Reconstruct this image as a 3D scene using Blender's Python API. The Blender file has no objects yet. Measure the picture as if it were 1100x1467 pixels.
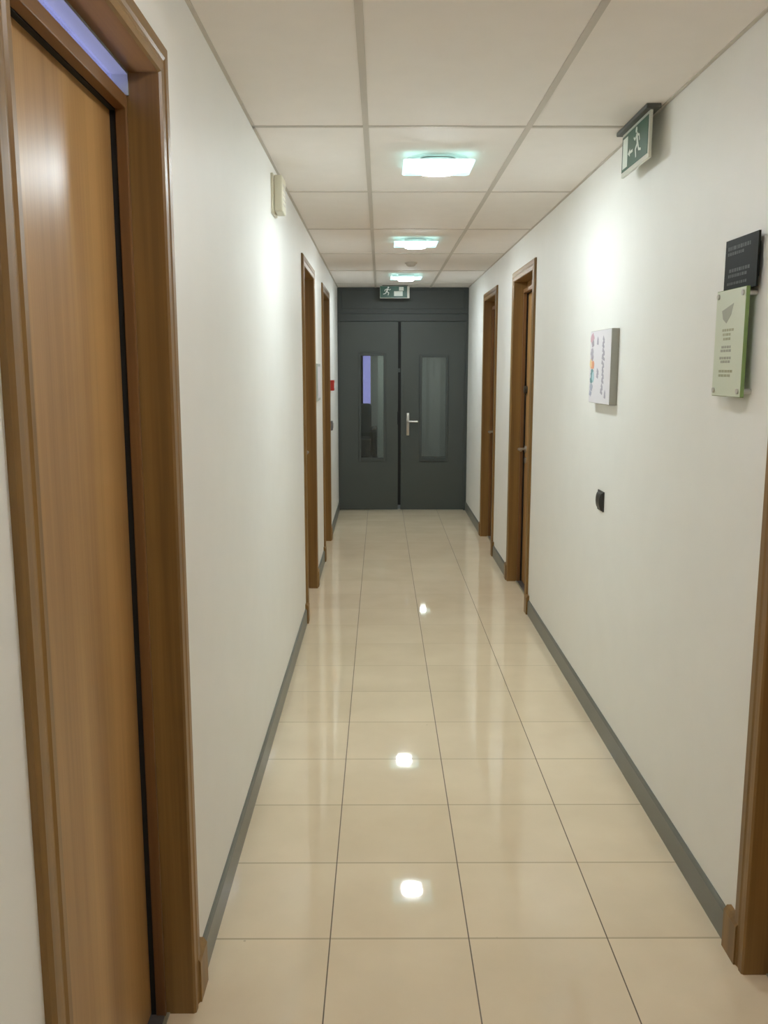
import bpy, bmesh, math, random
from mathutils import Vector, Matrix

random.seed(4)
scn = bpy.context.scene
COL = scn.collection

# ------------------------------------------------------------------ dimensions (metres)
XL, XR = -0.4844, 0.9911        # corridor wall faces
ZC = 2.525                      # ceiling
YE = 10.18                      # face of the double door at the end
YB = -2.6                       # wall behind the camera
CAMH = 1.62
WT = 0.14                       # wall thickness


# ------------------------------------------------------------------ materials
def srgb(r, g, b):
    f = lambda c: (c / 12.92) if c <= 0.04045 else ((c + 0.055) / 1.055) ** 2.4
    return (f(r / 255), f(g / 255), f(b / 255), 1)


def new_mat(name):
    m = bpy.data.materials.new(name)
    m.use_nodes = True
    nt = m.node_tree
    return m, nt, nt.nodes['Principled BSDF']


def plain(name, col, rough=0.5, metal=0.0, spec=0.5, noise=0.0, scale=20):
    m, nt, p = new_mat(name)
    p.inputs['Base Color'].default_value = col
    p.inputs['Roughness'].default_value = rough
    p.inputs['Metallic'].default_value = metal
    p.inputs['Specular IOR Level'].default_value = spec
    if noise:
        tc = nt.nodes.new('ShaderNodeTexCoord')
        nz = nt.nodes.new('ShaderNodeTexNoise')
        nz.inputs['Scale'].default_value = scale
        nz.inputs['Detail'].default_value = 4
        rp = nt.nodes.new('ShaderNodeValToRGB')
        rp.color_ramp.elements[0].position = 0.3
        rp.color_ramp.elements[1].position = 0.7
        rp.color_ramp.elements[0].color = tuple(c * (1 - noise) for c in col[:3]) + (1,)
        rp.color_ramp.elements[1].color = tuple(min(1, c * (1 + noise)) for c in col[:3]) + (1,)
        nt.links.new(tc.outputs['Object'], nz.inputs['Vector'])
        nt.links.new(nz.outputs['Fac'], rp.inputs['Fac'])
        nt.links.new(rp.outputs['Color'], p.inputs['Base Color'])
    return m


def wood(name, dark, light, axis='Z', rough=0.35, bands=1.0, spec=0.5):
    """oak veneer: long streaks running along one axis"""
    m, nt, p = new_mat(name)
    tc = nt.nodes.new('ShaderNodeTexCoord')
    mp = nt.nodes.new('ShaderNodeMapping')
    s = {'Z': (14, 14, 0.35), 'Y': (14, 0.35, 14)}[axis]
    mp.inputs['Scale'].default_value = s
    n1 = nt.nodes.new('ShaderNodeTexNoise')
    n1.inputs['Scale'].default_value = 1.0 * bands
    n1.inputs['Detail'].default_value = 3
    mp2 = nt.nodes.new('ShaderNodeMapping')
    s2 = {'Z': (160, 160, 3.0), 'Y': (160, 3.0, 160)}[axis]
    mp2.inputs['Scale'].default_value = s2
    n2 = nt.nodes.new('ShaderNodeTexNoise')
    n2.inputs['Scale'].default_value = 1.0
    n2.inputs['Detail'].default_value = 2
    mx = nt.nodes.new('ShaderNodeMath'); mx.operation = 'MULTIPLY_ADD'
    mx.inputs[1].default_value = 0.25
    sub = nt.nodes.new('ShaderNodeMath'); sub.operation = 'SUBTRACT'
    sub.inputs[1].default_value = 0.125
    rp = nt.nodes.new('ShaderNodeValToRGB')
    rp.color_ramp.elements[0].position = 0.30
    rp.color_ramp.elements[1].position = 0.70
    rp.color_ramp.elements[0].color = dark
    rp.color_ramp.elements[1].color = light
    L = nt.links.new
    L(tc.outputs['Object'], mp.inputs['Vector']); L(mp.outputs['Vector'], n1.inputs['Vector'])
    L(tc.outputs['Object'], mp2.inputs['Vector']); L(mp2.outputs['Vector'], n2.inputs['Vector'])
    L(n2.outputs['Fac'], mx.inputs[0]); L(n1.outputs['Fac'], mx.inputs[2])
    L(mx.outputs[0], sub.inputs[0]); L(sub.outputs[0], rp.inputs['Fac'])
    L(rp.outputs['Color'], p.inputs['Base Color'])
    p.inputs['Roughness'].default_value = rough
    p.inputs['Specular IOR Level'].default_value = spec
    return m


def floor_material():
    """glossy beige porcelain tiles with fine grout lines"""
    m, nt, p = new_mat('glossy_tile')
    L = nt.links.new
    geo = nt.nodes.new('ShaderNodeNewGeometry')
    sep = nt.nodes.new('ShaderNodeSeparateXYZ')
    L(geo.outputs['Position'], sep.inputs[0])

    def line(out, off, size, half):
        a = nt.nodes.new('ShaderNodeMath'); a.operation = 'SUBTRACT'; a.inputs[1].default_value = off
        L(out, a.inputs[0])
        w = nt.nodes.new('ShaderNodeMath'); w.operation = 'WRAP'
        w.inputs[1].default_value = size / 2; w.inputs[2].default_value = -size / 2
        L(a.outputs[0], w.inputs[0])
        b = nt.nodes.new('ShaderNodeMath'); b.operation = 'ABSOLUTE'; L(w.outputs[0], b.inputs[0])
        c = nt.nodes.new('ShaderNodeMath'); c.operation = 'LESS_THAN'; c.inputs[1].default_value = half
        L(b.outputs[0], c.inputs[0])
        fl = nt.nodes.new('ShaderNodeMath'); fl.operation = 'DIVIDE'; fl.inputs[1].default_value = size
        L(a.outputs[0], fl.inputs[0])
        f2 = nt.nodes.new('ShaderNodeMath'); f2.operation = 'FLOOR'; L(fl.outputs[0], f2.inputs[0])
        return c.outputs[0], f2.outputs[0]
    gx, ix = line(sep.outputs['X'], -0.146, 0.3995, 0.0018)
    gy, iy = line(sep.outputs['Y'], 2.322, 0.3965, 0.0038)
    # tile tint from cell index
    comb = nt.nodes.new('ShaderNodeCombineXYZ'); L(ix, comb.inputs[0]); L(iy, comb.inputs[1])
    wn = nt.nodes.new('ShaderNodeTexWhiteNoise'); wn.noise_dimensions = '2D'; L(comb.outputs[0], wn.inputs['Vector'])
    nz = nt.nodes.new('ShaderNodeTexNoise'); nz.inputs['Scale'].default_value = 3.5; nz.inputs['Detail'].default_value = 5
    L(geo.outputs['Position'], nz.inputs['Vector'])
    ad = nt.nodes.new('ShaderNodeMath'); ad.operation = 'MULTIPLY_ADD'; ad.inputs[1].default_value = 0.25
    L(wn.outputs['Value'], ad.inputs[0]); L(nz.outputs['Fac'], ad.inputs[2])
    rp = nt.nodes.new('ShaderNodeValToRGB')
    rp.color_ramp.elements[0].position = 0.3; rp.color_ramp.elements[1].position = 0.95
    rp.color_ramp.elements[0].color = FLOOR_A
    rp.color_ramp.elements[1].color = FLOOR_B
    L(ad.outputs[0], rp.inputs['Fac'])
    # sparse small specks of dirt
    vo = nt.nodes.new('ShaderNodeTexVoronoi'); vo.inputs['Scale'].default_value = 4.0
    L(geo.outputs['Position'], vo.inputs['Vector'])
    lt = nt.nodes.new('ShaderNodeMath'); lt.operation = 'LESS_THAN'; lt.inputs[1].default_value = 0.016
    L(vo.outputs['Distance'], lt.inputs[0])
    sp = nt.nodes.new('ShaderNodeMath'); sp.operation = 'MULTIPLY'; sp.inputs[1].default_value = 0.3
    L(lt.outputs[0], sp.inputs[0])
    mixd = nt.nodes.new('ShaderNodeMix'); mixd.data_type = 'RGBA'
    L(sp.outputs[0], mixd.inputs['Factor']); L(rp.outputs['Color'], mixd.inputs['A'])
    mixd.inputs['B'].default_value = srgb(110, 90, 66)
    # cross joints are pale, the long joints darker
    mix1 = nt.nodes.new('ShaderNodeMix'); mix1.data_type = 'RGBA'
    L(gy, mix1.inputs['Factor']); L(mixd.outputs['Result'], mix1.inputs['A'])
    mix1.inputs['B'].default_value = srgb(186, 168, 136)
    mix2 = nt.nodes.new('ShaderNodeMix'); mix2.data_type = 'RGBA'
    L(gx, mix2.inputs['Factor']); L(mix1.outputs['Result'], mix2.inputs['A'])
    mix2.inputs['B'].default_value = srgb(104, 88, 66)
    L(mix2.outputs['Result'], p.inputs['Base Color'])
    mxg = nt.nodes.new('ShaderNodeMath'); mxg.operation = 'MAXIMUM'; L(gx, mxg.inputs[0]); L(gy, mxg.inputs[1])
    r = nt.nodes.new('ShaderNodeMath'); r.operation = 'MULTIPLY_ADD'; r.inputs[1].default_value = 0.45; r.inputs[2].default_value = 0.03
    L(mxg.outputs[0], r.inputs[0]); L(r.outputs[0], p.inputs['Roughness'])
    p.inputs['Specular IOR Level'].default_value = 0.5
    return m


def emission(name, col, strength):
    m = bpy.data.materials.new(name); m.use_nodes = True
    nt = m.node_tree; nt.nodes.clear()
    e = nt.nodes.new('ShaderNodeEmission'); e.inputs[0].default_value = col; e.inputs[1].default_value = strength
    o = nt.nodes.new('ShaderNodeOutputMaterial'); nt.links.new(e.outputs[0], o.inputs[0])
    return m


def sheet_glass(name, tint, clear, haze_col, haze=0.0, gloss=0.02, rough=0.02, glow=None):
    """sheet of glass: mostly see-through, a little hazy, mirror-like at grazing angles"""
    m = bpy.data.materials.new(name); m.use_nodes = True
    nt = m.node_tree; nt.nodes.clear(); L = nt.links.new
    tr = nt.nodes.new('ShaderNodeBsdfTransparent'); tr.inputs[0].default_value = tint
    df = nt.nodes.new('ShaderNodeBsdfTranslucent'); df.inputs[0].default_value = haze_col
    d2 = nt.nodes.new('ShaderNodeBsdfDiffuse'); d2.inputs[0].default_value = haze_col
    mh = nt.nodes.new('ShaderNodeMixShader'); mh.inputs[0].default_value = 0.5
    L(df.outputs[0], mh.inputs[1]); L(d2.outputs[0], mh.inputs[2])
    m1 = nt.nodes.new('ShaderNodeMixShader'); m1.inputs[0].default_value = haze
    L(tr.outputs[0], m1.inputs[1]); L(mh.outputs[0], m1.inputs[2])
    gl = nt.nodes.new('ShaderNodeBsdfGlossy'); gl.inputs['Roughness'].default_value = rough
    fr = nt.nodes.new('ShaderNodeFresnel'); fr.inputs[0].default_value = 1.45
    m2 = nt.nodes.new('ShaderNodeMixShader')
    L(fr.outputs[0], m2.inputs[0]); L(m1.outputs[0], m2.inputs[1]); L(gl.outputs[0], m2.inputs[2])
    o = nt.nodes.new('ShaderNodeOutputMaterial')
    if glow:    # emission put into the glass, standing in for caught lamp light
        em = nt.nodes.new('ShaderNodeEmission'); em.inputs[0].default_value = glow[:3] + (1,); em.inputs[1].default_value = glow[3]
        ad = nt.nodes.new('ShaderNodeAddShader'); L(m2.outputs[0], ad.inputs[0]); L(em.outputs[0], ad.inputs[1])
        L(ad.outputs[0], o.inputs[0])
    else:
        L(m2.outputs[0], o.inputs[0])
    return m


FLOOR_A = srgb(223, 206, 177)
FLOOR_B = srgb(237, 221, 193)
M = {}
M['wall'] = plain('wall_paint', srgb(238, 238, 234), 0.55, noise=0.01, scale=6)
M['ceiling'] = plain('ceiling_tile', srgb(244, 239, 235), 0.8, noise=0.012, scale=9)
M['tbar'] = plain('ceiling_bar', srgb(206, 200, 192), 0.6)
M['floor'] = floor_material()
M['skirt'] = plain('grey_skirting_paint', srgb(112, 115, 110), 0.32, noise=0.03, scale=10)
M['door_leaf'] = wood('oak_veneer', srgb(150, 112, 66), srgb(190, 150, 96), rough=0.32, bands=0.75)
M['frame_wood'] = wood('oak_frame', srgb(118, 88, 46), srgb(154, 118, 66), rough=0.38, bands=1.3)
M['frame_wood_h'] = wood('oak_frame_head', srgb(118, 88, 46), srgb(154, 118, 66), axis='Y', rough=0.38, bands=1.3)
M['stop_wood'] = wood('oak_stop', srgb(104, 70, 38), srgb(130, 92, 52), rough=0.4, bands=1.3)
M['stop_wood_h'] = wood('oak_stop_head', srgb(104, 70, 38), srgb(130, 92, 52), axis='Y', rough=0.4, bands=1.3)
M['liner'] = plain('grey_liner_paint', srgb(150, 156, 158), 0.5)
M['metal'] = plain('brushed_steel', srgb(196, 194, 188), 0.3, metal=0.9)
M['threshold'] = plain('dull_aluminium', srgb(120, 118, 118), 0.45, metal=0.6, noise=0.15, scale=30)
M['threshold_edge'] = plain('worn_aluminium_edge', srgb(176, 174, 150), 0.4, metal=0.5)
M['grey_door'] = plain('grey_door_paint', srgb(72, 77, 74), 0.5, noise=0.02, scale=5)
M['grey_frame'] = plain('grey_frame_paint', srgb(66, 71, 69), 0.5, noise=0.02, scale=5)
M['black'] = plain('black_rubber_and_shade', srgb(14, 14, 14), 0.7)
M['dark_plastic'] = plain('dark_plastic', srgb(52, 50, 45), 0.35)
M['white_plastic'] = plain('white_plastic', srgb(228, 226, 216), 0.35)
M['cream_plastic'] = plain('cream_plastic', srgb(214, 208, 186), 0.4)
M['red_plastic'] = plain('red_plastic', srgb(176, 40, 28), 0.35)
M['sign_green'] = plain('sign_green', srgb(0, 78, 56), 0.35)
M['sign_white'] = plain('sign_white', srgb(226, 236, 228), 0.35)
M['sign_edge'] = plain('sign_edge', srgb(206, 208, 196), 0.3)
M['sign_base'] = plain('sign_housing', srgb(78, 80, 76), 0.5)
M['plaque'] = plain('black_plaque', srgb(30, 31, 28), 0.5, spec=0.08)
M['plaque_text'] = plain('plaque_lettering', srgb(50, 50, 46), 0.5)
M['panel_paper'] = plain('panel_print', srgb(212, 219, 200), 0.3)
M['panel_edge'] = plain('green_glass_edge', srgb(122, 146, 88), 0.15)
M['panel_marks'] = plain('panel_lettering', srgb(160, 163, 147), 0.4)
M['panel_marks_olive'] = plain('panel_lettering_olive', srgb(168, 170, 138), 0.4)
M['canvas_side'] = plain('canvas_side', srgb(168, 168, 160), 0.7)
M['canvas'] = plain('canvas_white', srgb(224, 221, 226), 0.6)
for n, c in dict(pink=(206, 168, 180), grey=(178, 174, 186), mauve=(170, 160, 172), orange=(226, 160, 128), yellow=(232, 206, 158), teal=(112, 152, 154), aqua=(178, 208, 216), slate=(174, 178, 196), ink=(172, 168, 180)).items():
    M['art_' + n] = plain('art_' + n, srgb(*c), 0.6)
M['picture_grey'] = plain('grey_poster', srgb(172, 178, 174), 0.4)
M['lamp_ring'] = plain('lamp_ring', srgb(232, 236, 234), 0.3)
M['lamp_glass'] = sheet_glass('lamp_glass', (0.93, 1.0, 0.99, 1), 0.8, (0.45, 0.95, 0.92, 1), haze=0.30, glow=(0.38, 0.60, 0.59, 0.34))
M['lamp_bloom'] = emission('lamp_bloom_glow', (0.90, 1.0, 0.98, 1), 0.75)
LAMP = 60.0
M['lamp_far'] = emission('lamp_glow', (0.88, 0.975, 1.0, 1), LAMP)
M['lamp_near'] = emission('lamp_glow_warm', (0.985, 0.97, 0.95, 1), LAMP * 0.58)
M['lamp_landing'] = emission('lamp_glow_landing', (0.93, 1.0, 0.95, 1), LAMP * 1.5)
M['door_glass'] = sheet_glass('door_glass', (0.90, 0.92, 0.91, 1), 0.8, srgb(132, 138, 135), haze=0.12)
M['transom_glass'] = sheet_glass('transom_glass', (0.93, 0.94, 1.0, 1), 0.8, srgb(150, 150, 190), haze=0.05)
M['room_white'] = plain('room_paint', srgb(205, 205, 212), 0.7)
M['landing_wall'] = plain('landing_paint', srgb(182, 186, 182), 0.7)
M['landing_floor'] = plain('landing_floor_finish', srgb(90, 90, 86), 0.5)
M['dark_cloth'] = plain('dark_cloth', srgb(48, 56, 56), 0.8, noise=0.2, scale=14)
M['dark_red'] = plain('dark_red_cloth', srgb(84, 36, 44), 0.8)
M['pale_post'] = plain('pale_post', srgb(196, 206, 198), 0.6)


# ------------------------------------------------------------------ mesh helpers
class MB:
    """collects shapes given in world coordinates and links them as ONE mesh object"""
    def __init__(self):
        self.bm = bmesh.new()

    def box(self, x0, x1, y0, y1, z0, z1, bev=0.0, seg=2):
        x0, x1 = min(x0, x1), max(x0, x1); y0, y1 = min(y0, y1), max(y0, y1); z0, z1 = min(z0, z1), max(z0, z1)
        r = bmesh.ops.create_cube(self.bm, size=1)
        for v in r['verts']:
            v.co = Vector(((x0 + x1) / 2 + v.co.x * (x1 - x0), (y0 + y1) / 2 + v.co.y * (y1 - y0), (z0 + z1) / 2 + v.co.z * (z1 - z0)))
        if bev > 0:
            es = list({e for v in r['verts'] for e in v.link_edges})
            bmesh.ops.bevel(self.bm, geom=es, offset=bev, segments=seg, affect='EDGES', profile=0.5)
        return self

    def prism(self, ring0, ring1, mat=0):
        """solid between two matching rings of points"""
        a = [self.bm.verts.new(p) for p in ring0]; b = [self.bm.verts.new(p) for p in ring1]
        n = len(a)
        fs = [self.bm.faces.new((a[i], a[(i + 1) % n], b[(i + 1) % n], b[i])) for i in range(n)]
        fs += [self.bm.faces.new(a[::-1]), self.bm.faces.new(b)]
        for f in fs: f.material_index = mat
        return self

    def cyl(self, c, axis, r, h, seg=32, r2=None):
        """cylinder or cone from c along axis"""
        c = Vector(c); ax = Vector(axis).normalized()
        q = Vector((0, 0, 1)).rotation_difference(ax)
        r2 = r if r2 is None else r2
        p0 = [c + q @ Vector((r * math.cos(t), r * math.sin(t), 0)) for t in [2 * math.pi * i / seg for i in range(seg)]]
        p1 = [c + ax * h + q @ Vector((r2 * math.cos(t), r2 * math.sin(t), 0)) for t in [2 * math.pi * i / seg for i in range(seg)]]
        return self.prism(p0, p1)

    def lathe(self, c, prof, seg=48, closed=True):
        """profile of (r, z) spun about a vertical axis through c"""
        c = Vector(c); rings = []
        for r, z in prof:
            rings.append([self.bm.verts.new(c + Vector((r * math.cos(2 * math.pi * i / seg), r * math.sin(2 * math.pi * i / seg), z))) for i in range(seg)])
        m = len(rings)
        for k in range(m if closed else m - 1):
            a, b = rings[k], rings[(k + 1) % m]
            for i in range(seg):
                self.bm.faces.new((a[i], a[(i + 1) % seg], b[(i + 1) % seg], b[i]))
        return self

    def tube(self, pts, r, seg=12):
        """round bar through points"""
        pts = [Vector(p) for p in pts]; rings = []
        up = Vector((0, 0, 1))
        for i, p in enumerate(pts):
            d = (pts[min(i + 1, len(pts) - 1)] - pts[max(i - 1, 0)]).normalized()
            s = d.cross(up)
            if s.length < 1e-3: s = d.cross(Vector((0, 1, 0)))
            s.normalize(); t = s.cross(d)
            rings.append([self.bm.verts.new(p + r * (s * math.cos(2 * math.pi * k / seg) + t * math.sin(2 * math.pi * k / seg))) for k in range(seg)])
        for a, b in zip(rings, rings[1:]):
            for k in range(seg):
                self.bm.faces.new((a[k], a[(k + 1) % seg], b[(k + 1) % seg], b[k]))
        self.bm.faces.new(rings[0][::-1]); self.bm.faces.new(rings[-1])
        return self

    def build(self, name, mats, parent=None, base=None, smooth=False):
        bmesh.ops.recalc_face_normals(self.bm, faces=self.bm.faces)
        off = Vector((0, 0, 0))
        if parent is not None:
            p = parent
            while p is not None:
                off += p.location; p = p.parent
        elif base is not None:
            off = Vector(base)
        bmesh.ops.translate(self.bm, verts=self.bm.verts, vec=-off)
        me = bpy.data.meshes.new(name)
        self.bm.to_mesh(me); self.bm.free()
        for m in (mats if isinstance(mats, (list, tuple)) else [mats]):
            me.materials.append(M[m])
        if smooth:
            for f in me.polygons: f.use_smooth = True
            me.set_sharp_from_angle(angle=math.radians(40))
        o = bpy.data.objects.new(name, me); COL.objects.link(o)
        if parent is not None: o.parent = parent
        elif base is not None: o.location = base
        return o


def tag(o, label=None, cat=None, group=None, kind=None):
    if label: o['label'] = label
    if cat: o['category'] = cat
    if group: o['group'] = group
    if kind: o['kind'] = kind
    return o


def empty(name, loc):
    e = bpy.data.objects.new(name, None); e.location = loc; e.empty_display_size = 0.1
    COL.objects.link(e); return e


# ------------------------------------------------------------------ the shell
CW = 0.072      # casing width
# outer casing edges along the corridor, per wall
DOORS_L = [(1.145, 2.095), (5.575, 6.525), (7.43, 8.375)]
DOORS_R = [(1.275, 2.235), (5.785, 6.745), (7.645, 8.605)]
ZH = 2.248      # clear head height of the wooden doors
LIN = 0.022     # lining thickness


def wall_mesh(xa, xb, doors):
    mb = MB(); y = YB - WT
    for a, b in doors:
        h0, h1 = a + CW - LIN, b - CW + LIN
        mb.box(xa, xb, y, h0, 0, ZC)
        mb.box(xa, xb, h0, h1, ZH + LIN, ZC)
        y = h1
    mb.box(xa, xb, y, YE + 0.10, 0, ZC)
    return mb


tag(wall_mesh(XL - WT, XL, DOORS_L).build('wall_left', 'wall'), 'white painted wall along the left of the corridor', 'wall', kind='structure')
tag(wall_mesh(XR, XR + WT, DOORS_R).build('wall_right', 'wall'), 'white painted wall along the right of the corridor', 'wall', kind='structure')
tag(MB().box(XL, XR, YB - WT, YB, 0, ZC).build('wall_back', 'wall'), 'white wall closing the corridor behind the viewer', 'wall', kind='structure')
tag(MB().box(XL - WT, XR + WT, YB - WT, YE + 0.10, -0.06, 0).build('floor', 'floor'), 'glossy beige tiled corridor floor', 'floor', kind='structure')
ceil = tag(MB().box(XL - WT, XR + WT, YB - WT, YE + 0.10, ZC, ZC + 0.06).build('ceiling', 'ceiling'), 'suspended ceiling of pale grey tiles', 'ceiling', kind='structure')
g = MB()
rows = [3.53 + 1.237 * k for k in range(-5, 6)]
for bx in (-0.055, 0.560):
    g.box(bx - 0.011, bx + 0.011, YB, YE, ZC - 0.004, ZC + 0.002)
for ry in rows:
    if YB < ry < YE:
        for xa, xb in ((XL, -0.066), (-0.044, 0.549), (0.571, XR)):
            g.box(xa, xb, ry - 0.011, ry + 0.011, ZC - 0.003, ZC + 0.002)
for xa, xb in ((XL, XL + 0.012), (XR - 0.012, XR)):
    g.box(xa, xb, YB, YE, ZC - 0.003, ZC + 0.002)
tag(g.build('ceiling_grid', 'tbar', parent=ceil), 'pale grey metal grid bars between the tiles')

# skirting boards, cut at the doors
def skirting(name, x, sg, doors, label):
    mb = MB(); y = YB
    spans = []
    for a, b in doors:
        spans.append((y, a)); y = b
    spans.append((y, YE))
    t, h = 0.011, 0.098
    for a, b in spans:
        p = [(0, 0), (t, 0), (t, h - 0.012), (t - 0.004, h - 0.003), (t - 0.007, h), (0, h)]
        mb.prism([(x + sg * d, a, z) for d, z in p], [(x + sg * d, b, z) for d, z in p])
    return tag(mb.build(name, 'skirt'), label, 'skirting board', kind='structure')

skirting('baseboard_left', XL, 1, DOORS_L, 'grey skirting board along the left wall')
skirting('baseboard_right', XR, -1, DOORS_R, 'grey skirting board along the right wall')


# ------------------------------------------------------------------ wooden doors
def wood_door(n, x, sg, ya, yb, label, glazed=False, handle='far', lock=False):
    """sg = +1 for the left wall (corridor lies towards +x), -1 for the right wall"""
    y0, y1 = ya + CW, yb - CW
    X = lambda d: x + sg * d
    root = tag(empty('door_%d' % n, (x, (ya + yb) / 2, 0)), label, 'door', kind='structure')
    B = lambda d0, d1, a, b, z0, z1, bev=0.0: MB().box(X(d0), X(d1), a, b, z0, z1, bev)
    # moulded casing, mitred at the head
    prof = [(0, 0), (0, 0.009), (0.004, 0.0145), (0.020, 0.0155), (0.027, 0.0125), (0.034, 0.013), (0.041, 0.0155), (0.064, 0.0155), (CW, 0.010), (CW, 0)]
    MB().prism([(X(d), y0 - u, 0) for u, d in prof], [(X(d), y0 - u, ZH + u) for u, d in prof]).build('casing', 'frame_wood', root)
    MB().prism([(X(d), y1 + u, 0) for u, d in prof], [(X(d), y1 + u, ZH + u) for u, d in prof]).build('casing', 'frame_wood', root)
    MB().prism([(X(d), y0 - u, ZH + u) for u, d in prof], [(X(d), y1 + u, ZH + u) for u, d in prof]).build('casing', 'frame_wood_h', root)
    # plinth blocks
    for a, b in ((ya - 0.055, ya + 0.030), (yb - 0.030, yb + 0.055)):
        pb = MB()
        zz = [(0, 0), (0.021, 0), (0.021, 0.112), (0.012, 0.126), (0, 0.126)]
        pb.prism([(X(d), a, z) for d, z in zz], [(X(d), b, z) for d, z in zz])
        pb.build('plinth_block', 'frame_wood', root)
    # lining
    B(0, -WT, y0 - LIN, y0, 0, ZH + LIN).build('jamb', 'frame_wood', root)
    B(0, -WT, y1, y1 + LIN, 0, ZH + LIN).build('jamb', 'frame_wood', root)
    B(0, -WT, y0, y1, ZH, ZH + LIN).build('head_jamb', 'frame_wood_h', root)
    zr0, zr1 = 2.170, 2.200
    for a, b in ((y0, y0 + 0.014), (y1 - 0.014, y1)):
        B(-0.060, -0.084, a, b, 0, zr1, 0.002).build('door_stop', 'stop_wood', root)
    B(-0.060, -0.084, y0 + 0.0142, y1 - 0.0142, zr0, zr1, 0.002).build('transom_rail', 'stop_wood_h', root)
    if glazed:
        lin = MB()
        lin.box(X(-0.056), X(-0.110), y1 - 0.006, y1, zr1, ZH)
        lin.box(X(-0.056), X(-0.110), y0, y0 + 0.006, zr1, ZH)
        lin.box(X(-0.056), X(-0.110), y0 + 0.006, y1 - 0.006, ZH - 0.006, ZH)
        tag(lin.build('transom_liner', 'liner', root), 'grey painted liner round the transom pane')
        B(-0.088, -0.094, y0 + 0.006, y1 - 0.006, zr1, ZH - 0.006).build('transom_pane', 'transom_glass', root)
        B(-0.084, -0.137, y0, y1, zr0 + 0.011, zr1).build('transom_sill', 'stop_wood_h', root)
    else:
        B(-0.086, -0.112, y0, y1, zr0 + 0.011, ZH).build('over_panel', 'door_leaf', root)
    # leaf
    leaf = B(-0.097, -0.137, y0 + 0.004, y1 - 0.004, 0.008, 2.178, 0.0015).build('leaf', 'door_leaf', root)
    if handle:
        s = -1 if handle == 'far' else 1
        hy = (y1 - 0.062) if handle == 'far' else (y0 + 0.062)
        hz = 1.03
        hb = MB().cyl((X(-0.097), hy, hz), (sg, 0, 0), 0.026, 0.009, 28)
        hb.tube([(X(-0.090), hy, hz), (X(-0.052), hy, hz), (X(-0.044), hy + s * 0.006, hz), (X(-0.041), hy + s * 0.018, hz), (X(-0.041), hy + s * 0.115, hz)], 0.0095, 14)
        tag(hb.build('handle', 'metal', leaf, smooth=True), 'brushed steel lever handle')
        hk = MB().cyl((X(-0.097), hy, hz - 0.085), (sg, 0, 0), 0.024, 0.007, 24)
        hk.build('keyhole_rose', 'metal', leaf, smooth=True)
    if lock:
        MB().cyl((X(-0.097), y1 - 0.045, 1.47), (sg, 0, 0), 0.028, 0.022, 24).build('lock_cylinder', 'dark_plastic', leaf, smooth=True)
    # black strips that paint the shade in the gap between stop and leaf
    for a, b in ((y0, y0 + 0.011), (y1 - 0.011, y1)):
        B(-0.0845, -0.0965, a, b, 0.006, zr0 + 0.010).build('dark_gap_strip', 'black', root)
    B(-0.0845, -0.0965, y0 + 0.011, y1 - 0.011, zr0 - 0.002, zr0 + 0.010).build('dark_gap_strip', 'black', root)
    # threshold strip
    th = B(-0.062, -0.100, y0, y1, 0, 0.006, 0.001).build('threshold', 'threshold', root)
    B(-0.052, -0.062, y0, y1, 0, 0.0045, 0.001).build('threshold_edge', 'threshold_edge', th)
    return root


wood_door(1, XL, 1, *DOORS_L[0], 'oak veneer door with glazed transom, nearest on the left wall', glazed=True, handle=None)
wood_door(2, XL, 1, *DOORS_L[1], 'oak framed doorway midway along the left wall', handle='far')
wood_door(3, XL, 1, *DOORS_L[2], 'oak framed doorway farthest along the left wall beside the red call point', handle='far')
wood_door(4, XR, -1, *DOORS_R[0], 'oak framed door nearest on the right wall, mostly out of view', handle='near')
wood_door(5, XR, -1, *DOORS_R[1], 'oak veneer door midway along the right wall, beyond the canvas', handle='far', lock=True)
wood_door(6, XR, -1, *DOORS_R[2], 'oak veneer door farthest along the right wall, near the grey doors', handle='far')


# ------------------------------------------------------------------ grey double door at the end
dd = tag(empty('door_7', ((XL + XR) / 2, YE, 0)), 'grey painted double door with two slim glazed panels at corridor end', 'double door', kind='structure')
GX, SX = 0.199, 0.231     # the dark gap between the leaves
fr = MB()
fr.box(XL, XL + 0.018, YE - 0.012, YE + 0.10, 0, 2.155)
tag(fr.build('frame_stile', 'grey_frame', dd))
fr = MB(); fr.box(XR - 0.030, XR, YE - 0.012, YE + 0.10, 0, 2.155)
fr.build('frame_stile', 'grey_frame', dd)
fr = MB(); fr.box(XL, XR, YE - 0.014, YE + 0.10, 2.155, 2.235, 0.003)
fr.build('frame_head', 'grey_frame', dd)
fr = MB(); fr.box(XL, XR, YE - 0.004, YE + 0.10, 2.237, ZC)
fr.box(XL + 0.05, XR - 0.05, YE - 0.010, YE, 2.285, ZC - 0.03, 0.004)
fr.build('lintel_panel', 'grey_frame', dd)


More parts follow.
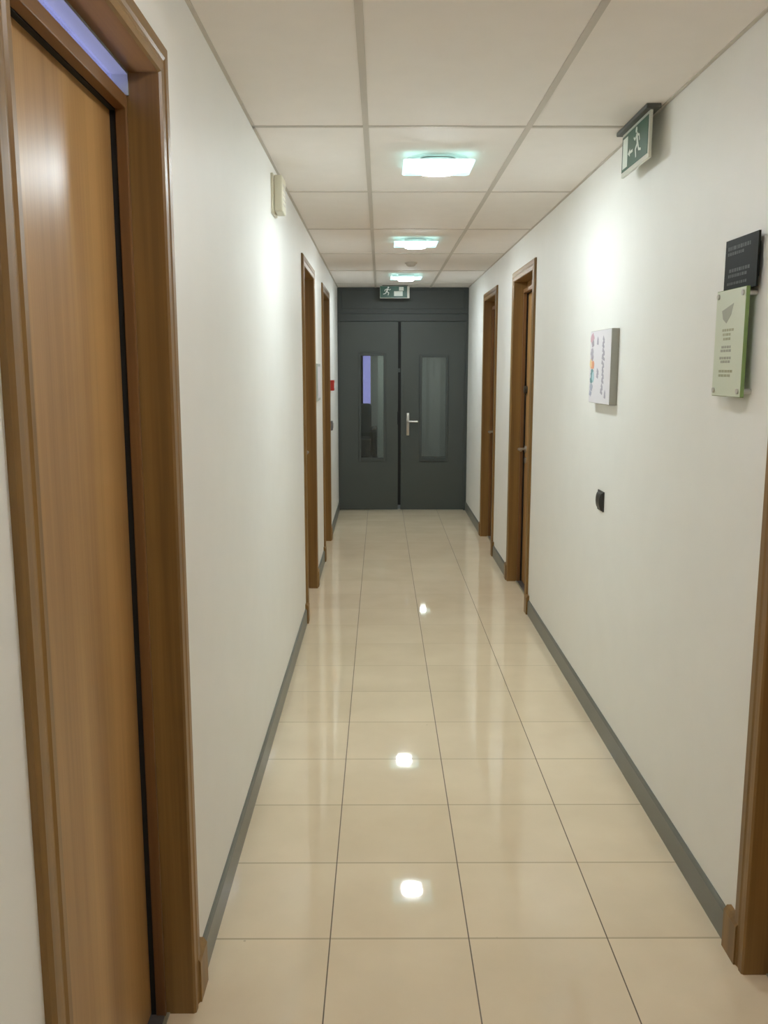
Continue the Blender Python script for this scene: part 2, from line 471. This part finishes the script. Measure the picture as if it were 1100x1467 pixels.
def end_leaf(x0, x1, wx0, wx1, wz0, wz1):
    t0, t1 = YE + 0.004, YE + 0.048
    mb = MB()
    mb.box(x0, wx0, t0, t1, 0.008, 2.150)
    mb.box(wx1, x1, t0, t1, 0.008, 2.150)
    mb.box(wx0, wx1, t0, t1, 0.008, wz0)
    mb.box(wx0, wx1, t0, t1, wz1, 2.150)
    leaf = mb.build('leaf', 'grey_door', dd)
    b = MB(); e = 0.024
    for xa, xb, za, zb in ((wx0 - e, wx0 + 0.006, wz0 - 0.038, wz1 + e), (wx1 - 0.006, wx1 + e, wz0 - 0.038, wz1 + e), (wx0 + 0.006, wx1 - 0.006, wz0 - 0.038, wz0 + 0.006), (wx0 + 0.006, wx1 - 0.006, wz1 - 0.006, wz1 + e)):
        b.box(xa, xb, t0 - 0.011, t0 + 0.004, za, zb, 0.003)
    b.build('glazing_bead', 'grey_frame', leaf)
    MB().box(wx0, wx1, YE + 0.022, YE + 0.029, wz0, wz1).build('pane', 'door_glass', leaf)
    return leaf


lf1 = end_leaf(XL + 0.018, GX, -0.229, 0.040, 0.607, 1.775)
lf2 = end_leaf(SX, XR - 0.030, 0.467, 0.749, 0.607, 1.758)
dark_gap_strip = MB().box(GX, SX, YE + 0.012, YE + 0.04, 0.06, 2.150).build('meeting_seal', 'black', dd)
MB().box(SX + 0.002, SX + 0.030, YE - 0.006, YE + 0.006, 0.02, 2.148, 0.001).build('astragal', 'grey_door', lf2)
MB().box(GX - 0.006, SX - 0.006, YE - 0.003, YE + 0.006, 1.585, 1.63, 0.001).build('latch_keep', 'grey_frame', lf1)
MB().box(GX - 0.006, SX - 0.008, YE - 0.005, YE + 0.008, 0.995, 1.14, 0.001).build('lock_plate', 'black', lf1)
# steel lever on its back plate
hp = MB()
hp.box(0.297, 0.329, YE - 0.004, YE + 0.004, 0.868, 1.125, 0.003)
hp.tube([(0.313, YE, 1.03), (0.313, YE - 0.045, 1.03), (0.320, YE - 0.054, 1.03), (0.335, YE - 0.056, 1.03), (0.425, YE - 0.056, 1.03)], 0.0105, 14)
hp.cyl((0.313, YE, 1.03), (0, -1, 0), 0.017, 0.016, 20)
tag(hp.build('handle', 'metal', lf2, smooth=True), 'steel lever handle on a tall back plate')


# ------------------------------------------------------------------ what lies behind the glass
LY0, LY1, LX0, LX1 = YE + 0.10, 16.6, -1.3, 2.3
ls = MB(); ls.box(LX0, LX1, LY0, LY1, -0.06, 0); tag(ls.build('floor_landing', 'landing_floor'), 'dark floor of the landing behind the grey doors', 'floor', kind='structure')
ls = MB(); ls.box(LX0, LX1, LY0, LY1, ZC, ZC + 0.06); tag(ls.build('ceiling_landing', 'landing_wall'), 'ceiling of the landing behind the grey doors', 'ceiling', kind='structure')
ls = MB(); ls.box(LX0 - 0.1, LX0, LY0, LY1, 0, ZC); tag(ls.build('wall_landing_left', 'landing_wall'), 'left wall of the landing behind the grey doors', 'wall', kind='structure')
ls = MB(); ls.box(LX1, LX1 + 0.1, LY0, LY1, 0, ZC); tag(ls.build('wall_landing_right', 'landing_wall'), 'right wall of the landing behind the grey doors', 'wall', kind='structure')
# far wall with a tall window through which the dusk sky shows
WX0, WX1, WZ0, WZ1 = -0.34, -0.17, 0.95, 1.95
ls = MB()
ls.box(LX0, WX0, LY1, LY1 + 0.1, 0, ZC); ls.box(WX1, LX1, LY1, LY1 + 0.1, 0, ZC)
ls.box(WX0, WX1, LY1, LY1 + 0.1, 0, WZ0); ls.box(WX0, WX1, LY1, LY1 + 0.1, WZ1, ZC)
tag(ls.build('wall_landing_far', 'landing_wall'), 'far wall of the landing seen through the door panes', 'wall', kind='structure')
wn = tag(empty('window_1', ((WX0 + WX1) / 2, LY1, WZ0)), 'narrow window with dusk sky at the back of the landing', 'window', kind='structure')
wf = MB()
for xa, xb, za, zb in ((WX0, WX0 + 0.015, WZ0, WZ1), (WX1 - 0.015, WX1, WZ0, WZ1), (WX0 + 0.015, WX1 - 0.015, WZ0, WZ0 + 0.02), (WX0 + 0.015, WX1 - 0.015, WZ1 - 0.02, WZ1)):
    wf.box(xa, xb, LY1 + 0.01, LY1 + 0.06, za, zb)
wf.build('window_frame', 'white_plastic', wn)
MB().box(WX0 + 0.015, WX1 - 0.015, LY1 + 0.03, LY1 + 0.036, WZ0 + 0.02, WZ1 - 0.02).build('pane', 'transom_glass', wn)
# return walls that close the landing beside the corridor
ls = MB(); ls.box(LX0, XL - WT, YE, LY0, 0, ZC); tag(ls.build('wall_landing_return_left', 'landing_wall'), 'return wall left of the grey doors, on the landing side', 'wall', kind='structure')
ls = MB(); ls.box(XR + WT, LX1, YE, LY0, 0, ZC); tag(ls.build('wall_landing_return_right', 'landing_wall'), 'return wall right of the grey doors, on the landing side', 'wall', kind='structure')


def rippled(x0, x1, y, z0, z1, amp, waves):
    """a hanging of cloth with folds"""
    n = waves * 8; f, b = [], []
    for i in range(n + 1):
        t = i / n; xx = x0 + (x1 - x0) * t
        f.append((xx, y + amp * math.sin(t * waves * 2 * math.pi)))
    for p in f[::-1]: b.append((p[0], p[1] + 0.006))
    ring = f + b
    return MB().prism([(px, py, z0) for px, py in ring], [(px, py, z1) for px, py in ring])


tag(rippled(-0.385, -0.325, LY1 - 0.05, 0.9, 2.05, 0.012, 3).build('curtain', 'dark_red', base=(-0.355, LY1 - 0.05, 0.9), smooth=True), 'dark red curtain edge seen through the left door pane', 'curtain')
# dark armchair below the window
ac = tag(empty('armchair', (-0.46, 15.5, 0)), 'dark upholstered armchair seen through the left door pane', 'armchair')
MB().box(-0.77, -0.16, 15.15, 15.75, 0.12, 0.45, 0.04, 3).build('seat', 'dark_cloth', ac, smooth=True)
MB().box(-0.77, -0.16, 15.70, 15.90, 0.30, 1.02, 0.05, 3).build('backrest', 'dark_cloth', ac, smooth=True)
for xa in (-0.87, -0.16):
    MB().box(xa, xa + 0.10, 15.15, 15.88, 0.12, 0.62, 0.03, 3).build('armrest', 'dark_cloth', ac, smooth=True)
for xa in (-0.83, -0.10):
    for ya in (15.2, 15.82):
        MB().cyl((xa, ya, 0), (0, 0, 1), 0.018, 0.13, 14, 0.024).build('leg', 'black', ac, smooth=True)
tag(MB().box(-0.05, 0.06, 15.96, 16.06, 0, ZC, 0.004).build('trim_1', 'pale_post'), 'pale square post on the landing behind the left pane', 'post', kind='structure')

# room behind the near left door: only its ceiling shows, through the transom
RX0, RX1, RY0, RY1 = -3.6, XL - WT, 0.4, 3.4
def room(nm, mb, lab, cat): tag(mb.build(nm, 'room_white'), lab, cat, kind='structure')
room('floor_office', MB().box(RX0, RX1, RY0, RY1, -0.06, 0), 'floor of the office behind the near left door', 'floor')
room('ceiling_office', MB().box(RX0, RX1, RY0, RY1, ZC, ZC + 0.06), 'ceiling of the office seen through the transom pane', 'ceiling')
room('wall_office_near', MB().box(RX0, RX1, RY0 - 0.1, RY0, 0, ZC), 'near wall of the office behind the left door', 'wall')
room('wall_office_far', MB().box(RX0, RX1, RY1, RY1 + 0.1, 0, ZC), 'far wall of the office behind the left door', 'wall')
ow = MB(); oy0, oy1, oz0, oz1 = 0.9, 2.9, 0.9, 2.2
ow.box(RX0 - 0.1, RX0, RY0, oy0, 0, ZC); ow.box(RX0 - 0.1, RX0, oy1, RY1, 0, ZC)
ow.box(RX0 - 0.1, RX0, oy0, oy1, 0, oz0); ow.box(RX0 - 0.1, RX0, oy0, oy1, oz1, ZC)
room('wall_office_window', ow, 'window wall of the office behind the left door', 'wall')


# ------------------------------------------------------------------ ceiling downlights
def copy_tree(o, parent=None):
    c = o.copy(); COL.objects.link(c)
    if parent is not None: c.parent = parent
    for ch in list(o.children): copy_tree(ch, c)
    return c


def downlight(x, y, glow, label):
    r = tag(empty('ceiling_downlight', (x, y, ZC)), label, 'ceiling light', 'downlights along the ceiling')
    c = (x, y, ZC)
    MB().lathe(c, [(0.116, 0.0), (0.116, -0.006), (0.134, -0.006), (0.138, -0.003), (0.138, 0.0)]).build('trim_ring', 'lamp_ring', r, smooth=True)
    # square glass collar with a round hole for the bowl
    h, n, rr = 0.152, 64, 0.0802
    out, inn = [], []
    for i in range(n):
        t = 2 * math.pi * (i + 0.5) / n; k = h / max(abs(math.cos(t)), abs(math.sin(t)))
        out.append((x + k * math.cos(t), y + k * math.sin(t))); ki = rr / (abs(math.cos(t)) ** 3.2 + abs(math.sin(t)) ** 3.2) ** (1 / 3.2); inn.append((x + ki * math.cos(t), y + ki * math.sin(t)))
    gp = MB(); za, zb = ZC - 0.034, ZC - 0.028
    V = [[gp.bm.verts.new((px, py, z)) for px, py in ring] for ring in (out, inn) for z in (za, zb)]
    for i in range(n):
        k = (i + 1) % n
        for a, b in ((V[0], V[2]), (V[2], V[3]), (V[3], V[1]), (V[1], V[0])):
            gp.bm.faces.new((a[i], a[k], b[k], b[i]))
    tag(gp.build('glass_plate', 'lamp_glass', r), 'square pale cyan glass collar')
    # short white collar round the opal bowl, both squarish with rounded corners
    def squircle(rad, z):
        pts = []
        for i in range(n):
            t = 2 * math.pi * i / n
            k = rad / (abs(math.cos(t)) ** 3.2 + abs(math.sin(t)) ** 3.2) ** (1 / 3.2)
            pts.append((x + k * math.cos(t), y + k * math.sin(t), ZC + z))
        return pts
    def skin(rings, name, mat):
        b = MB(); V = [[b.bm.verts.new(p) for p in ring] for ring in rings]
        for p, q in zip(V, V[1:]):
            for i in range(n):
                b.bm.faces.new((p[i], p[(i + 1) % n], q[(i + 1) % n], q[i]))
        b.bm.faces.new(V[0]); b.bm.faces.new(V[-1])
        return b.build(name, mat, r, smooth=True)
    skin([squircle(0.078, -0.004), squircle(0.080, -0.006), squircle(0.080, -0.038), squircle(0.079, -0.0395), squircle(0.074, -0.0395)], 'collar', 'lamp_ring')
    skin([squircle(0.076, -0.040), squircle(0.0755, -0.047), squircle(0.071, -0.053), squircle(0.04, -0.056)], 'diffuser', glow)
    # self-glowing disc under the plate, painting the lamp's bloom on the glass
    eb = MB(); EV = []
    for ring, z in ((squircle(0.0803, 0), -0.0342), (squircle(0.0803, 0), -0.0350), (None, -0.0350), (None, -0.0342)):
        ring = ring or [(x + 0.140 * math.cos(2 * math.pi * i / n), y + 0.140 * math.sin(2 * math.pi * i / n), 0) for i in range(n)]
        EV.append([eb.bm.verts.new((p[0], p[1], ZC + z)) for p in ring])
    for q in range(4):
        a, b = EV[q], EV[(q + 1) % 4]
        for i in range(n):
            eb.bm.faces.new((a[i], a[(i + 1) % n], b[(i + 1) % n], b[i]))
    MB().lathe(c, [(0.099, -0.0275), (0.099, -0.0245), (0.145, -0.0245), (0.145, -0.0275)]).build('glow_blocker_ring', 'lamp_ring', r)  # opaque ring added to keep the plate's glow off the ceiling
    tag(eb.build('bloom_disc', 'lamp_bloom', r), 'bright white disc painting the lamp bloom')
    return r


d1 = downlight(0.250, 4.075, 'lamp_far', 'round white downlight with square glass plate, nearest in view on the ceiling')
for yy, lab in ((6.50, 'second of three round downlights in view, ceiling midway along the corridor'), (8.87, 'farthest of three round downlights in view, just before the grey doors')):
    c = copy_tree(d1); c.location = (0.248, yy, ZC); c['label'] = lab
dn = downlight(0.252, 1.65, 'lamp_near', 'round downlight over the nearest left door, above the viewer and out of frame')
c = copy_tree(dn); c.location = (0.252, -0.80, ZC); c['label'] = 'round downlight behind the viewer, out of frame'
downlight(0.700, 14.85, 'lamp_landing', 'round downlight on the landing ceiling behind the grey doors')

sd = tag(empty('smoke_detector', (0.262, 7.84, ZC)), 'small pale smoke detector on ceiling between second and farthest downlights', 'smoke detector')
MB().lathe((0.262, 7.84, ZC), [(0.001, 0), (0.001, -0.012), (0.050, -0.012), (0.055, -0.006), (0.055, 0)]).build('base', 'tbar', sd, smooth=True)
MB().lathe((0.262, 7.84, ZC), [(0.001, -0.012), (0.001, -0.036), (0.026, -0.034), (0.040, -0.024), (0.042, -0.012)]).build('sensor_head', 'tbar', sd, smooth=True)


# ------------------------------------------------------------------ exit signs
def poly_on(mb, frame, pts, depth):
    """flat shape standing proud of a face; frame = origin, u axis, v axis, normal"""
    o, u, v, nrm = [Vector(a) for a in frame]
    a = [o + u * px + v * py for px, py in pts]
    mb.prism([tuple(p) for p in a], [tuple(p + nrm * depth) for p in a])


def stroke(a, b, w0, w1=None):
    w1 = w0 if w1 is None else w1
    a = Vector(a); b = Vector(b); d = (b - a).normalized(); n = Vector((-d.y, d.x))
    return [tuple(a + n * w0), tuple(b + n * w1), tuple(b - n * w1), tuple(a - n * w0)]


def disc(c, r, n=20):
    return [(c[0] + r * math.cos(2 * math.pi * i / n), c[1] + r * math.sin(2 * math.pi * i / n)) for i in range(n)]


def running_man(mb, frame, cx, cy, s, dirn, depth=0.0006):
    """the usual emergency exit figure, running towards dirn"""
    P = lambda x, y: (cx + dirn * s * x, cy + s * y)
    S = lambda a, b, w0, w1=None: poly_on(mb, frame, stroke(P(*a), P(*b), w0 * s, None if w1 is None else w1 * s), depth)
    poly_on(mb, frame, disc(P(0.16, 0.80), 0.115 * s), depth)
    S((0.08, 0.66), (-0.06, 0.22), 0.11, 0.09)            # trunk
    S((0.06, 0.60), (0.34, 0.46), 0.05, 0.04); S((0.33, 0.47), (0.50, 0.58), 0.04)     # front arm
    S((0.02, 0.60), (-0.26, 0.52), 0.05, 0.04); S((-0.25, 0.54), (-0.34, 0.30), 0.04)  # rear arm
    S((-0.04, 0.26), (0.24, 0.06), 0.07, 0.055); S((0.23, 0.09), (0.12, -0.24), 0.055, 0.045)   # front leg
    S((-0.08, 0.26), (-0.24, -0.02), 0.07, 0.055); S((-0.22, -0.01), (-0.54, -0.08), 0.055, 0.045)  # rear leg


# beside the right wall, hung edge-on along the corridor
ex = tag(empty('exit_sign', (0.94, 3.44, ZC)), 'green and white running man exit sign hung from ceiling beside right wall', 'exit sign')
MB().box(0.916, 0.968, 3.225, 3.62, ZC - 0.016, ZC, 0.003).build('ceiling_bracket', 'sign_base', ex)
SXF = 0.936; sy0, sy1, sz0, sz1 = 3.245, 3.600, 2.355, 2.500
MB().box(SXF, SXF + 0.010, sy0, sy1, sz0 - 0.004, sz1 + 0.010, 0.0015).build('sign_plate', 'sign_edge', ex)
face = MB(); face.box(SXF - 0.0012, SXF, sy0 + 0.016, sy1 - 0.004, sz0 + 0.014, sz1 - 0.002)
face.build('sign_face', 'sign_green', ex)
# u runs from the far edge to the near edge, v upwards
fx = ((SXF - 0.0012, sy1 - 0.004, sz0 + 0.014), (0, -1, 0), (0, 0, 1), (-1, 0, 0))
p = MB()
poly_on(p, fx, [(0.014, 0.010), (0.078, 0.010), (0.078, 0.119), (0.014, 0.119)], 0.0007)
running_man(p, fx, 0.205, 0.040, 0.092, -1)
poly_on(p, fx, [(0.086, 0.052), (0.112, 0.066), (0.112, 0.057), (0.148, 0.057), (0.148, 0.047), (0.112, 0.047), (0.112, 0.038)], 0.0007)
tag(p.build('pictogram', 'sign_white', ex), 'white doorway, arrow and running man')

# over the grey doors
YS = 9.93
e2 = tag(empty('exit_sign', (0.16, YS, ZC)), 'small green exit sign hung from ceiling in front of the grey double doors', 'exit sign')
MB().box(0.02, 0.30, YS - 0.02, YS + 0.03, ZC - 0.008, ZC, 0.002).build('ceiling_bracket', 'sign_base', e2)
MB().box(-0.005, 0.318, YS, YS + 0.010, 2.386, ZC - 0.008, 0.0015).build('sign_plate', 'sign_edge', e2)
MB().box(-0.002, 0.292, YS - 0.0012, YS, 2.392, ZC - 0.011).build('sign_face', 'sign_green', e2)
f2 = ((-0.002, YS - 0.0012, 2.392), (1, 0, 0), (0, 0, 1), (0, -1, 0))
p = MB()
running_man(p, f2, 0.075, 0.045, 0.080, 1)
poly_on(p, f2, [(0.150, 0.018), (0.245, 0.018), (0.245, 0.070), (0.150, 0.070)], 0.0007)
poly_on(p, f2, [(0.205, 0.075), (0.255, 0.075), (0.255, 0.115), (0.205, 0.115)], 0.0007)
tag(p.build('pictogram', 'sign_white', e2), 'white running man and doorway')


# ------------------------------------------------------------------ things on the right wall
# canvas print with loose coloured marks
cv = tag(empty('canvas_print', (XR, 3.92, 1.47)), 'white canvas print with pastel blots and grey script on right wall', 'picture')
cy0, cy1, cz0, cz1 = 3.735, 4.105, 1.470, 1.789
CF = XR - 0.032
MB().box(CF, XR + 0.002, cy0, cy1, cz0, cz1, 0.003).build('stretched_canvas', 'canvas_side', cv)
MB().box(CF - 0.001, CF, cy0 + 0.002, cy1 - 0.002, cz0 + 0.002, cz1 - 0.002).build('canvas_face', 'canvas', cv)
fa = ((CF - 0.001, cy1 - 0.002, cz0 + 0.002), (0, -1, 0), (0, 0, 1), (-1, 0, 0))
art_mats = ['art_pink', 'art_mauve', 'art_grey', 'art_orange', 'art_yellow', 'art_teal', 'art_aqua', 'art_slate', 'art_ink']
def blot(u, v, ru, rv, mi, seed):
    rnd = random.Random(seed); n = 14; art = MB()
    pts = []
    for i in range(n):
        k = 0.75 + 0.5 * rnd.random(); t = 2 * math.pi * i / n
        pts.append((max(0.004, 0.73 * (u + ru * k * math.cos(t))), min(0.312, v + rv * k * math.sin(t))))
    poly_on(art, fa, pts, 0.0006 + 0.0001 * mi)
    art.build('colour_blot', art_mats[mi], cv)
for k, (u, v, ru, rv, mi) in enumerate([
        (0.055, 0.285, 0.045, 0.024, 0), (0.070, 0.262, 0.032, 0.016, 1), (0.055, 0.222, 0.038, 0.018, 2), (0.060, 0.200, 0.030, 0.014, 1),
        (0.030, 0.170, 0.026, 0.020, 4), (0.078, 0.166, 0.038, 0.018, 3), (0.066, 0.128, 0.034, 0.018, 5), (0.095, 0.112, 0.026, 0.022, 6),
        (0.050, 0.098, 0.030, 0.014, 5), (0.060, 0.068, 0.040, 0.016, 7), (0.040, 0.040, 0.026, 0.012, 7)]):
    blot(u, v, ru, rv, mi, 30 + k)
for k, (u, v, s) in enumerate([(0.330, 0.262, 0.028), (0.335, 0.210, 0.030), (0.330, 0.158, 0.030), (0.335, 0.110, 0.028), (0.320, 0.062, 0.026), (0.190, 0.270, 0.016), (0.205, 0.128, 0.022), (0.400, 0.040, 0.016)]):
    rnd = random.Random(70 + k); art = MB()
    loop = [(0.73 * u + s * (0.55 if i % 2 else -0.55) + 0.4 * s * (rnd.random() - 0.5), v + s * (0.75 - 0.5 * i)) for i in range(4)]
    for i, (a, b) in enumerate(zip(loop, loop[1:])):
        poly_on(art, fa, stroke(a, b, 0.010, 0.005), 0.0006 + 0.0003 * i)
    art.build('brush_script', 'art_ink', cv)

# dark rounded wall switch
sw = tag(empty('wall_switch', (XR, 3.925, 0.995)), 'small dark rounded switch low on right wall under the canvas', 'switch')
MB().box(XR - 0.006, XR, 3.872, 3.978, 0.992, 1.083, 0.003).build('back_plate', 'dark_plastic', sw)
ring0, ring1 = [], []
for i in range(17):
    t = math.pi * i / 16
    ring0.append((XR - 0.006 - 0.017 * math.sin(t), 3.880, 1.0375 + 0.040 * math.cos(t)))
    ring1.append((XR - 0.006 - 0.010 * math.sin(t), 3.970, 1.0375 + 0.036 * math.cos(t)))
MB().prism(ring0, ring1).build('rounded_cover', 'dark_plastic', sw, smooth=True)

# black plaque above the glass notice
pq = tag(empty('wall_plaque', (XR, 2.51, 1.84)), 'black lettered plaque high on right wall above the glass notice', 'plaque')
PX = XR - 0.020
MB().box(PX, PX + 0.006, 2.350, 2.570, 1.832, 1.973, 0.001).build('plaque_plate', 'plaque', pq)
MB().box(PX + 0.006, XR - 0.0005, 2.38, 2.545, 1.86, 1.95).build('mounting_pad', 'plaque', pq)
fp = ((PX, 2.570, 1.832), (0, -1, 0), (0, 0, 1), (-1, 0, 0))
rnd = random.Random(9)
for v, u0, u1, hh in ((0.112, 0.02, 0.175, 0.010), (0.098, 0.02, 0.12, 0.008), (0.052, 0.035, 0.160, 0.009), (0.038, 0.030, 0.150, 0.008), (0.018, 0.025, 0.155, 0.007)):
    u = u0; p = MB()
    while u < u1:
        w = 0.006 + 0.010 * rnd.random()
        poly_on(p, fp, [(u, v), (u + w, v), (u + w, v + hh), (u, v + hh)], 0.0005); u += w + 0.004
    p.build('text_line', 'plaque_text', pq)


# glass notice on stand-offs
gn = tag(empty('glass_notice', (XR, 2.53, 1.54)), 'pale green edged glass notice on stand-offs below the black plaque', 'notice')
GF = XR - 0.034; gy0, gy1, gz0, gz1 = 2.372, 2.575, 1.545, 1.836
MB().box(GF, GF + 0.010, gy0, gy1, gz0, gz1, 0.0008).build('glass_panel', 'panel_edge', gn)
MB().box(GF - 0.0008, GF, gy0 + 0.0015, gy1 - 0.0015, gz0 + 0.0015, gz1 - 0.0015).build('printed_sheet', 'panel_paper', gn)
for yy in (gy0 + 0.016, gy1 - 0.016):
    for zz in (gz0 + 0.016, gz1 - 0.016):
        so = MB().cyl((GF - 0.005, yy, zz), (1, 0, 0), 0.0075, XR - GF + 0.008, 18)
        so.build('standoff', 'metal', gn, smooth=True)
fg = ((GF - 0.0008, gy1, gz0), (0, -1, 0), (0, 0, 1), (-1, 0, 0))
p = MB()
poly_on(p, fg, [(0.045, 0.235), (0.125, 0.252), (0.110, 0.222), (0.080, 0.200), (0.055, 0.212)], 0.0005)
tag(p.build('emblem', 'panel_marks', gn), 'grey wedge shaped emblem')
rnd = random.Random(3)
for v, u0, u1, mt in ((0.178, 0.055, 0.125, 'panel_marks_olive'), (0.166, 0.060, 0.110, 'panel_marks_olive'), (0.154, 0.065, 0.105, 'panel_marks_olive'), (0.132, 0.055, 0.120, 'panel_marks'), (0.122, 0.050, 0.115, 'panel_marks'), (0.102, 0.045, 0.125, 'panel_marks'), (0.092, 0.055, 0.110, 'panel_marks'), (0.066, 0.045, 0.130, 'panel_marks_olive'), (0.054, 0.045, 0.120, 'panel_marks_olive')):
    u = u0; p = MB()
    while u < u1:
        w = 0.007 + 0.012 * rnd.random()
        poly_on(p, fg, [(u, v), (u + w, v), (u + w, v + 0.007), (u, v + 0.007)], 0.0005); u += w + 0.004
    p.build('text_line', mt, gn)


# ------------------------------------------------------------------ things on the left wall
al = tag(empty('sounder_box', (XL, 4.16, 2.31)), 'cream plastic sounder box high on left wall near ceiling', 'alarm box')
MB().box(XL, XL + 0.012, 4.085, 4.235, 2.305, 2.475, 0.003).build('back_plate', 'cream_plastic', al)
MB().box(XL + 0.012, XL + 0.052, 4.092, 4.228, 2.312, 2.468, 0.008, 3).build('cover', 'cream_plastic', al, smooth=True)
gv = MB()
for k in range(5):
    gv.box(XL + 0.051, XL + 0.0535, 4.115, 4.205, 2.345 + 0.02 * k, 2.353 + 0.02 * k, 0.001)
gv.build('grille', 'tbar', al)

ps = tag(empty('framed_notice', (XL, 6.80, 1.38)), 'slim pale grey framed notice on left wall between two doorways', 'picture')
MB().box(XL, XL + 0.018, 6.655, 6.945, 1.385, 1.660, 0.002).build('frame', 'picture_grey', ps)
MB().box(XL + 0.018, XL + 0.0195, 6.675, 6.925, 1.405, 1.640).build('print', 'canvas', ps)

cp = tag(empty('fire_call_point', (XL, 8.68, 1.42)), 'small red fire call point on left wall beside farthest doorway', 'call point')
MB().box(XL - 0.003, XL + 0.036, 8.62, 8.725, 1.415, 1.515, 0.005).build('housing', 'red_plastic', cp)
MB().box(XL + 0.036, XL + 0.038, 8.645, 8.70, 1.44, 1.49).build('press_pane', 'sign_white', cp)
ls_ = tag(empty('light_switch', (XL, 8.62, 1.04)), 'grey metal switch on left wall below the red call point', 'switch')
MB().box(XL, XL + 0.022, 8.56, 8.65, 1.035, 1.125, 0.006).build('switch_plate', 'threshold', ls_)
MB().box(XL + 0.022, XL + 0.028, 8.585, 8.625, 1.055, 1.105, 0.003).build('rocker', 'metal', ls_)


# ------------------------------------------------------------------ light from outside
w = bpy.data.worlds.new('dusk_sky'); scn.world = w; w.use_nodes = True
bg = w.node_tree.nodes['Background']
bg.inputs[0].default_value = (0.34, 0.34, 0.66, 1); bg.inputs[1].default_value = 0.45
# daylight entering the office through its window opening
ld = bpy.data.lights.new('office_window_daylight', 'AREA'); ld.shape = 'RECTANGLE'; ld.size = 2.0; ld.size_y = 1.3
ld.color = (0.62, 0.62, 1.0); ld.energy = 260
lo = bpy.data.objects.new('office_window_daylight', ld); COL.objects.link(lo)
lo.location = (RX0 - 0.02, 1.9, 1.55); lo.rotation_euler = (0, -math.pi / 2, 0)

# ------------------------------------------------------------------ camera
cd = bpy.data.cameras.new('camera'); cam = bpy.data.objects.new('camera', cd); COL.objects.link(cam)
cam.location = (0, 0, CAMH)
cam.rotation_euler = (math.pi / 2 - 0.1600, 0, -0.0039)
cd.sensor_fit = 'HORIZONTAL'; cd.sensor_width = 36; cd.lens = 1267.66 / 1100 * 36
cd.clip_start = 0.02; cd.clip_end = 100
scn.camera = cam

vs = scn.view_settings
vs.view_transform = 'Standard'; vs.look = 'None'; vs.gamma = 1.0; vs.use_curve_mapping = False
vs.exposure = 1.6
scn.cycles.max_bounces = 12
scn.cycles.diffuse_bounces = 8
scn.cycles.use_denoising = True
